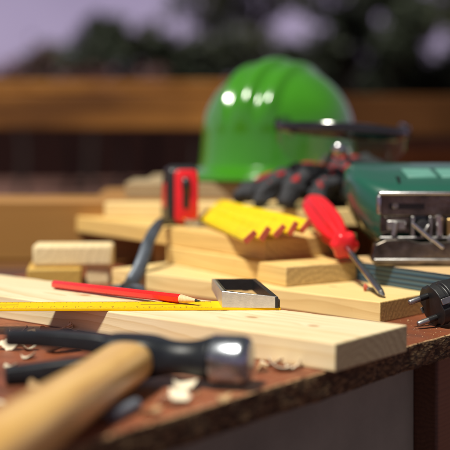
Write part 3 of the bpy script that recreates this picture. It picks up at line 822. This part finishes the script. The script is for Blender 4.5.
for s_ in (-1, 1):
    bm = bmesh.new(); tube(bm, smoothpts([(76 * s_, 0, 56), (77 * s_, 12, 55), (74 * s_, 60, 52), (70 * s_, 100, 46), (67 * s_, 122, 34)], 5), 4.2, 10, .8, 2.2); new_obj('temple', bm, M['glossblack'], G)
    bm = bmesh.new(); tube(bm, smoothpts([(6 * s_, -42, 40), (9 * s_, -36, 30), (14 * s_, -32, 20), (16 * s_, -31, 12)], 5), 2.6, 10); new_obj('nose_pad', bm, M['black'], G)
bm = bmesh.new(); ell(bm, (-1, -48.5, 38), (8, 5, 8), 20); new_obj('nose_glint_ball', bm, M['steel'], G)  # polished ball added to make the bright highlight at the nose

# ------------------------------------------------------------------ helmet
hx = at(275, 178, 97.4)
H = empty('safety_helmet', (279.5 - 225) / .705, 1640, 97.4, 'glossy bright green safety helmet on the plank at the back', 'helmet', R(-118))
def shell_pt(a, t):
    # a: angle round, 0 = front (local +x); t: 0 rim .. 1 crown
    if t < .3:
        q = t / .3; z = 46 * q; r = 1.05 - .05 * q ** .6; e = 0
    else:
        e = (t - .3) / .7 * math.pi / 2; z = 46 + 101 * math.sin(e); r = math.cos(e) ** .96
    bx, by = (120 if math.cos(a) > 0 else 116), 106
    x = bx * r * math.cos(a); y = by * r * math.sin(a)
    up = math.sin(e)
    ridge = 0
    for c0, wd, hh in ((0, 11, 8.0), (34, 8, 6.0), (-34, 8, 6.0)):
        ridge = max(ridge, hh / (1 + math.exp((abs(y - c0) - wd) / 1.6)))
    fade = min(1, max(0, (z - 50) / 35))
    k = 1 + ridge * fade / 120
    return (x * k, y * k, 16 + z * k)
bm = bmesh.new(); NA, NTt = 144, 44
rings = []
for i in range(NTt):
    t = i / NTt
    rings.append([shell_pt(2 * math.pi * k / NA, t) for k in range(NA)])
rs = loft(bm, rings, cap=False)
top = bm.verts.new(shell_pt(0, 1.0))
for k in range(NA): bm.faces.new((rs[-1][k], rs[-1][(k + 1) % NA], top))
o = new_obj('shell', bm, M['helmet'], H, angle=60); so = o.modifiers.new('s', 'SOLIDIFY'); so.thickness = .0025; so.offset = -1
bm = bmesh.new()
ri, ro, rb = [], [], []
def brim(k, f, dz):
    a = 2 * math.pi * k / NA; c = math.cos(a)
    pk = max(0, c) ** 1.6 * 36
    ext = f * (14 + pk)
    bx = 128 if c > 0 else 122
    return ((bx + ext) * math.cos(a), (102 + ext * .85) * math.sin(a), 16 - f * (7 + 5 * max(0, c)) + dz + 2.5)
rings = [[brim(k, f, dz) for k in range(NA)] for f, dz in ((-.3, 0), (.05, .4), (.5, .6), (.9, .2), (1.0, -2), (.97, -5), (.9, -3.5), (.4, -2), (-.3, -2.5))]
loft(bm, rings, cap=False); new_obj('brim', bm, M['helmet'], H, angle=60)
bm = bmesh.new()
tube(bm, [((112) * math.cos(a), 92 * math.sin(a), 12) for a in [2 * math.pi * k / 60 for k in range(61)]], 5, 8, .4, 2.2); new_obj('headband', bm, M['black'], H)

# ------------------------------------------------------------------ shavings
def shaving(px, py, L, W, rz, curl, label, h=0, mat='chip'):
    X, Y = at(px, py, h); rng = random.Random(int(px * 7 + py))
    L *= 1.35; W *= 1.4; curl *= 1.05; n = 26
    tw = rng.uniform(.5, 1.4) * rng.choice((-1, 1)); lean = rng.uniform(.05, .4) * rng.choice((-1, 1))
    pts = []
    for i in range(n + 1):
        t = i / n - .5; a = t * curl; r = L / curl * (1 + .5 * t)
        c = Vector((r * math.sin(a), 0, r * (1 - math.cos(a))))
        wd = W * .5 * (.55 + .45 * math.cos(t * 2.9)) * (1 + .45 * mnoise.noise((t * 7, px, py)))
        b = Vector((-math.sin(a) * math.sin(tw * t) , math.cos(tw * t), math.sin(tw * t)))
        nn = Vector((-math.sin(a), 0, math.cos(a)))
        pts.append((c - b * wd * (1 + .3 * mnoise.noise((t * 16, px, 1))), c + b * wd, nn * .45))
    ml = Matrix.Rotation(lean, 3, 'X')
    rings = [[ml @ p for p in (a_, b_, b_ + n_, a_ + n_)] for a_, b_, n_ in pts]
    lo = min(p.z for r in rings for p in r)
    rings = [[p - Vector((0, 0, lo - .05)) for p in r] for r in rings]
    bm = bmesh.new(); loft(bm, rings)
    o = new_obj('wood_shaving', bm, M[mat], None, loc=mm((X, Y, h)), rotz=rz)
    return tag(o, label, 'wood shaving', 'wood shavings on the table')
M['chip2'] = pine('tan_shaving_wood', (.50, .33, .17), (.3, .17, .08), period=.002, ring=.35, endmix=0)
SH = [
 (56, 353, 20, 9, .3, 1.2, 'long pale wood shaving lying between the two hammer claws', 'chip'),
 (28, 350.5, 9, 6, .2, 1.6, 'small white wood shaving left of the long one between the claws', 'chip'),
 (15, 350, 13, 7, 2.8, 1.4, 'white curled wood shaving at the left picture edge between the claws', 'chip'),
 (1, 349.5, 9, 6, 1.0, 1.2, 'pale wood chip cut by the left picture edge beside the claws', 'chip'),
 (27, 359, 9, 5, .7, .8, 'tiny pale chip just above the lower claw', 'chip'),
 (9, 367, 7, 5, .1, .9, 'tiny pale chip beside the tip of the lower claw', 'chip'),
 (52, 331.5, 20, 5, .12, 1.0, 'tan wood shaving lying right behind the upper claw under the front board', 'chip2'),
 (68, 331, 9, 6, 1.4, 1.8, 'small curled shaving behind the upper claw, right of the tan one', 'chip'),
 (77, 330, 12, 6, 2.5, 2.2, 'white curled shaving behind the hammer head on the table', 'chip'),
 (16, 334, 13, 7, .5, 1.6, 'pale shaving behind the upper claw tip at the far left', 'chip'),
 (32, 336, 10, 6, 2.0, 1.7, 'brownish shaving behind the upper claw between two paler ones', 'chip2'),
 (24, 407, 11, 9, .5, 1.0, 'pale chip on the table left of the hammer handle', 'chip'),
 (37, 393, 12, 9, 1.9, 1.0, 'greyish chip on the table between the lower claw and the handle', 'chip2'),
 (182, 391, 13, 9, .6, 1.2, 'white shaving on the table below the hammer neck', 'chip'),
 (171, 405, 14, 9, .5, .9, 'white shaving nearer to the edge, below the hammer neck', 'chip'),
 (177, 398, 9, 6, 1.9, 1.3, 'small white shaving between the two larger ones below the hammer neck', 'chip'),
 (269, 366, 13, 6, .0, 1.5, 'pale curled shaving right of the hammer face, touching the front board', 'chip'),
 (281, 371, 15, 7, 2.6, 1.7, 'white curled shaving right of the hammer face', 'chip'),
 (292, 369.5, 12, 7, .6, 1.8, 'white curled shaving at the table edge, rightmost of the row', 'chip'),
 (262, 372, 8, 5, 1.2, 1.8, 'dark brown curl between the hammer face and the white shavings', 'chip2'),
 (222, 402, 9, 5, .9, 1.1, 'small tan chip under the hammer face near the table edge', 'chip2'),
 (150, 416, 10, 5, .8, .9, 'small tan chip near the table edge left of the white shavings', 'chip2'),
]
for a in SH: shaving(a[0], a[1], a[2], a[3], a[4], a[5], a[6], mat=a[7])
shaving(246, 291, 9, 4, .3, 1.2, 'tiny tan shaving inside the hollow stock of the square', h=20.3, mat='chip2')
shaving(234, 290, 8, 4, 1.3, 1.2, 'second tiny tan shaving inside the hollow stock, left of the other', h=20.3, mat='chip2')
# many tiny crumbs that nothing tells apart
rng = random.Random(11)
for i in range(46):
    for _ in range(50):
        u = rng.uniform(-330, 90); v = rng.uniform(6, 175); p = P0 + E1 * u + E2 * v
        if 430 < p.y < 960: break
    L = rng.uniform(1.6, 4.2); bm = bmesh.new()
    pts = [(L * math.cos(a) * rng.uniform(.5, 1), L * .55 * math.sin(a) * rng.uniform(.5, 1)) for a in [k * 1.047 for k in range(6)]]
    tl = rng.uniform(-.3, .3)
    loft(bm, [[(x, y, .1 + (x + L) * abs(tl) * .5) for x, y in pts], [(x * .9, y * .9, .1 + (x + L) * abs(tl) * .5 + rng.uniform(.5, 1.1)) for x, y in pts]])
    o = new_obj('wood_crumb', bm, M['chip'] if rng.random() < .65 else M['chip2'], None, smooth=False, loc=mm((p.x, p.y, 0)), rotz=rng.uniform(0, 6.28))
    tag(o, 'tiny pale wood crumb scattered on the red-brown table top around the hammer', 'wood crumb', 'tiny wood crumbs around the hammer')
# sawdust
bm = bmesh.new(); rng = random.Random(5)
for i in range(900):
    u = rng.uniform(-420, 420); v = abs(rng.gauss(0, 1)) * 70 + 2
    if v > 240: continue
    p = P0 + E1 * u + E2 * v
    r = rng.uniform(.12, .5) * (2.2 if rng.random() < .06 else 1)
    c = Vector((p.x, p.y, r * .3)); a = rng.uniform(0, 3.14)
    ca, sa = math.cos(a) * r, math.sin(a) * r; k = rng.uniform(.4, 1)
    q = [(c.x + ca, c.y + sa, c.z), (c.x - sa * k, c.y + ca * k, c.z), (c.x - ca, c.y - sa, c.z), (c.x + sa * k, c.y - ca * k, c.z)]
    lo = [bm.verts.new((x, y, .05)) for x, y, z in q]; hi = bm.verts.new((c.x, c.y, .1 + r * .8))
    for j in range(4): bm.faces.new((lo[j], lo[(j + 1) % 4], hi))
o = new_obj('sawdust', bm, M['chip2'], None, smooth=False, loc=(0, 0, T)); tag(o, 'fine sawdust scattered on the red table top', 'sawdust', kind='stuff')

# ------------------------------------------------------------------ background: fence, wall, trees
def fencewood(name, a, b):
    return pine(name, a, b, (.02, -.05), .02, 11, end=b, ring=.5)
M['fence'] = fencewood('orange_fence_wood', (.56, .27, .05), (.16, .055, .012))
def fence_mat():
    m = NT('weathered_orange_plank', .75, 0, .2)
    a = m.noise(1.0, 4, .6, m.mapping((1.6, 1, 9))); b = m.noise(5, 5, .6, m.mapping((.4, 1, 9)))
    c = m.ramp(a, [(.35, (.07, .026, .006)), (.5, (.22, .09, .016)), (.66, (.45, .21, .04))])
    m.color(m.mix(m.math('MULTIPLY', b, .5), c, (.22, .085, .02))); m.bump(b, .5, .004); return m.m
M['fence'] = fence_mat()
M['fenceshade'] = simple('shade_dark_red_fence_wood', (.035, .011, .005), .95, 0, .5, 3, .3, spec=0)  # dark red wood with the trees' shade put into its colour
M['fencerailshade'] = simple('shade_dim_brown_fence_wood', (.07, .029, .010), .9, 0, .5, 3, .3, spec=.05)  # brown of the upper rail, darkened for the same shade
def fence(x0, x1, Y, rails, postx, mat, label, zt):
    r = empty('wooden_fence', x0, Y, -T * 1000, label, 'fence')
    for z0, z1, th, *mo in rails:
        bm = bmesh.new(); box(bm, 0, x1 - x0, -th, 0, z0 + TH, z1 + TH); new_obj('rail', bm, mo[0] if mo else mat, r, bevel=4)
    for px_ in postx:
        bm = bmesh.new(); box(bm, px_ - x0 - 45, px_ - x0 + 45, 1, 90, 0, zt + TH); new_obj('post', bm, mat, r, bevel=5)
    return r
fence(-1500, 60, 3000, [(170, 262, 28), (266, 296, 20), (-190, -60, 28), (-500, -370, 28)], (-1400, -700, 20), M['fence'], 'orange-brown plank fence behind the table on the left, one broad rail showing', 262)
r = fence(72, 1700, 3150, [(150, 262, 26, M['fencerailshade']), (26, 120, 26)] + [(-120 - 150 * i - 0, 20 - 150 * i, 26) for i in range(4)], (300, 1000, 1650), M['fenceshade'], 'dark red-brown plank fence coloured as in shade behind the jigsaw on the right', 250)

bw = NT('dark_red_brick', .95, 0, 0)
br = bw.node('ShaderNodeTexBrick'); br.inputs['Scale'].default_value = 1
br.inputs['Color1'].default_value = (.012, .005, .005, 1); br.inputs['Color2'].default_value = (.022, .009, .008, 1); br.inputs['Mortar'].default_value = (.02, .014, .012, 1)
br.inputs['Brick Width'].default_value = .24; br.inputs['Row Height'].default_value = .08; br.inputs['Mortar Size'].default_value = .01
bw.link(bw.mapping((1, 1, 1), rot=(R(90), 0, 0)), br.inputs['Vector'])
bw.color(bw.mix(bw.noise(2, 5), br.outputs['Color'], (.02, .009, .009)))
bwall = empty('brick_wall', 0, 22000, -T * 1000, 'low dark red brick garden wall far behind the fence', 'wall')
bm = bmesh.new(); box(bm, -16000, 16000, 0, 240, 0, 1850); new_obj('wall_face', bm, bw.m, bwall)
bm = bmesh.new(); box(bm, -16050, 16050, -40, 280, 1852, 1930); new_obj('coping', bm, simple('red_coping', (.22, .09, .08), .8, 0, .3, 3, .2), bwall, bevel=8)

def leafmat(name, a, b):
    m = NT(name, .6, 0, .3); m.color(m.ramp(m.noise(.9, 5, .7), [(.3, a), (.7, b)])); return m.m
M['leaf1'] = leafmat('dark_leaves', (.006, .010, .006), (.028, .038, .018))
M['leaf2'] = leafmat('reddish_leaves', (.05, .018, .018), (.11, .04, .04))
M['leaf3'] = leafmat('olive_leaves', (.012, .016, .008), (.045, .05, .02))
M['bark'] = simple('dark_bark', (.02, .013, .011), .9, 0, .4, 4, .5)
def tree(X, Y, height, cw, ch, n, leaf, mat, label, seed, gap=.35, nm='tree'):
    rng = random.Random(seed)
    r = empty(nm, X, Y, -T * 1000, label, 'tree', group='dark trees beyond the fence')
    tips = []
    bm = bmesh.new()
    z0 = height - ch
    tube(bm, smoothpts([(0, 0, -100), (60, 0, z0 * .5), (-40, 30, z0), (20, 0, height * .8)], 5), [cw * .045 * (1 - .04 * i) for i in range(16)], 10)
    for i in range(11):
        a = rng.uniform(0, 6.28); zz = z0 + ch * rng.uniform(0, .6); L = cw * rng.uniform(.25, .5)
        e = (math.cos(a) * L, math.sin(a) * L * .7, zz + ch * rng.uniform(.1, .35))
        tube(bm, smoothpts([(0, 0, zz - 100), (e[0] * .5, e[1] * .5, (zz + e[2]) / 2 + 60), e], 3), [cw * .018, cw * .016, cw * .013, cw * .01, cw * .008, cw * .005, cw * .003], 7)
        tips.append(e)
    new_obj('trunk', bm, M['bark'], r)
    bm = bmesh.new(); cl = []
    for i in range(34):
        e = rng.choice(tips)
        cl.append((Vector(e) + Vector((rng.gauss(0, cw * .11), rng.gauss(0, cw * .09), rng.gauss(0, ch * .13))), rng.uniform(.07, .15) * cw))
    for i in range(n):
        c, rr = rng.choice(cl)
        p = c + Vector((rng.gauss(0, 1), rng.gauss(0, 1), rng.gauss(0, .8))) * rr * .62
        s = leaf * rng.uniform(.6, 1.3)
        u = Vector((rng.gauss(0, 1), rng.gauss(0, 1), rng.gauss(0, 1))).normalized(); v = u.orthogonal().normalized()
        q = [p + u * s, p + v * s * .45, p - u * s, p - v * s * .45]
        bm.faces.new([bm.verts.new(k) for k in q])
    new_obj('crown', bm, mat, r, smooth=False)
def tx(px, Y): return (px - 225) * Y / FPX
def th(py, Y): return EYE - (py - HOR) * Y / FPX + TH
TR = [
 (205, 22500, -30, 45, 80, 1300, 'leaf1', 'thin bare-looking tree left of the airy one at the top'), # px, Y, top row, bottom row, crown width px, leaves, mat
 (88, 19000, 20, 88, 95, 4200, 'leaf1', 'small dark bushy tree, leftmost beyond the fence'),
 (150, 20000, 30, 92, 95, 3800, 'leaf3', 'low dark tree second from the left beyond the fence'),
 (195, 19000, 28, 95, 70, 2300, 'leaf1', 'dark tree rising left of the green helmet'),
 (250, 20000, 40, 100, 90, 2600, 'leaf3', 'low dark tree right behind the green helmet'),
 (312, 18000, 38, 95, 70, 3000, 'leaf1', 'tall dark tree above the right side of the helmet'),
 (350, 16500, -60, 100, 110, 6500, 'leaf1', 'largest black-looking tree right of the helmet'),
 (415, 17500, 52, 110, 130, 5500, 'leaf1', 'broad dark tree above the jigsaw'),
 (475, 16500, -50, 100, 110, 6000, 'leaf3', 'tall tree cut by the right picture edge'),
 (375, 18500, -75, 5, 110, 2600, 'leaf1', 'tall tree with high branches at the upper right'),
 (262, 21000, -60, 40, 120, 2000, 'leaf3', 'thin airy tree with the pale sky showing through at the top middle'),
]
for i, (px, Y, t_, b_, w_, n_, mt, lb) in enumerate(TR):
    hgt = th(t_, Y); ch = (b_ - t_) * Y / FPX
    tree(tx(px, Y), Y, hgt, w_ * Y / FPX, ch, n_, 85, M[mt], lb, 20 + i)
for i, (px, Y, hh, lb) in enumerate(((20, 17000, 62, 'low reddish shrub at the far left before the brick wall'), (70, 17500, 74, 'low reddish shrub below the leftmost tree'), (120, 17000, 70, 'low reddish shrub, third from the left before the wall'))):
    tree(tx(px, Y), Y, th(hh, Y), 80 * Y / FPX, 50 * Y / FPX, 2200, 70, M['leaf2'], lb, 60 + i, nm='shrub')

# ------------------------------------------------------------------ camera, light, world
cam = bpy.data.cameras.new('camera'); co = bpy.data.objects.new('camera', cam); COL.objects.link(co); scene.camera = co
co.location = (0, 0, T + EYE * .001); co.rotation_euler = (R(90), 0, 0)
cam.sensor_width = 36; cam.lens = 36 * FPX / 450; cam.shift_y = -(225 - HOR) / 450
cam.clip_start = .02; cam.clip_end = 2000
cam.dof.use_dof = True; cam.dof.focus_distance = .945; cam.dof.aperture_fstop = 4.0; cam.dof.aperture_blades = 0

EL, AZ = 62, None
sd = Vector((-.50, -.66, 0)).normalized()      # horizontal direction towards the sun
el = R(EL)
tosun = Vector((sd.x * math.cos(el), sd.y * math.cos(el), math.sin(el)))
sl = bpy.data.lights.new('sun', 'SUN'); sl.energy = 5.0; sl.angle = R(8); sl.color = (1, .96, .84)
so = bpy.data.objects.new('sun', sl); COL.objects.link(so); so.rotation_euler = (-tosun).to_track_quat('-Z', 'Y').to_euler()
w = bpy.data.worlds.new('World'); scene.world = w; w.use_nodes = True
nt = w.node_tree; bg = nt.nodes['Background']
sky = nt.nodes.new('ShaderNodeTexSky'); sky.sky_type = 'NISHITA'; sky.sun_disc = False
sky.sun_elevation = el; sky.sun_rotation = math.atan2(tosun.x, tosun.y)
# thin lavender-grey cloud cover over the clear sky
tc = nt.nodes.new('ShaderNodeTexCoord'); nz = nt.nodes.new('ShaderNodeTexNoise'); nz.inputs['Scale'].default_value = 3; nz.inputs['Detail'].default_value = 6
nt.links.new(tc.outputs['Generated'], nz.inputs['Vector'])
rp = nt.nodes.new('ShaderNodeValToRGB'); rp.color_ramp.elements[0].position = .3; rp.color_ramp.elements[0].color = (3.7, 2.9, 4.6, 1); rp.color_ramp.elements[1].position = .75; rp.color_ramp.elements[1].color = (5.4, 4.3, 6.3, 1)
nt.links.new(nz.outputs['Fac'], rp.inputs[0])
sp = nt.nodes.new('ShaderNodeSeparateXYZ'); nt.links.new(tc.outputs['Generated'], sp.inputs[0])
mr = nt.nodes.new('ShaderNodeMapRange'); mr.inputs[1].default_value = .10; mr.inputs[2].default_value = .55; nt.links.new(sp.outputs[2], mr.inputs[0])
up = nt.nodes.new('ShaderNodeMix'); up.data_type = 'RGBA'; up.inputs[7].default_value = (1.3, 1.32, 1.35, 1)
nt.links.new(mr.outputs[0], up.inputs[0]); nt.links.new(rp.outputs[0], up.inputs[6])
mx = nt.nodes.new('ShaderNodeMix'); mx.data_type = 'RGBA'; mx.inputs[0].default_value = .93
nt.links.new(sky.outputs[0], mx.inputs[6]); nt.links.new(up.outputs[2], mx.inputs[7]); nt.links.new(mx.outputs[2], bg.inputs['Color'])
bg.inputs['Strength'].default_value = .072
scene.view_settings.view_transform = 'Standard'; scene.view_settings.look = 'None'
scene.view_settings.gamma = 1; scene.view_settings.use_curve_mapping = False; scene.view_settings.exposure = .26
scene.render.engine = 'CYCLES'
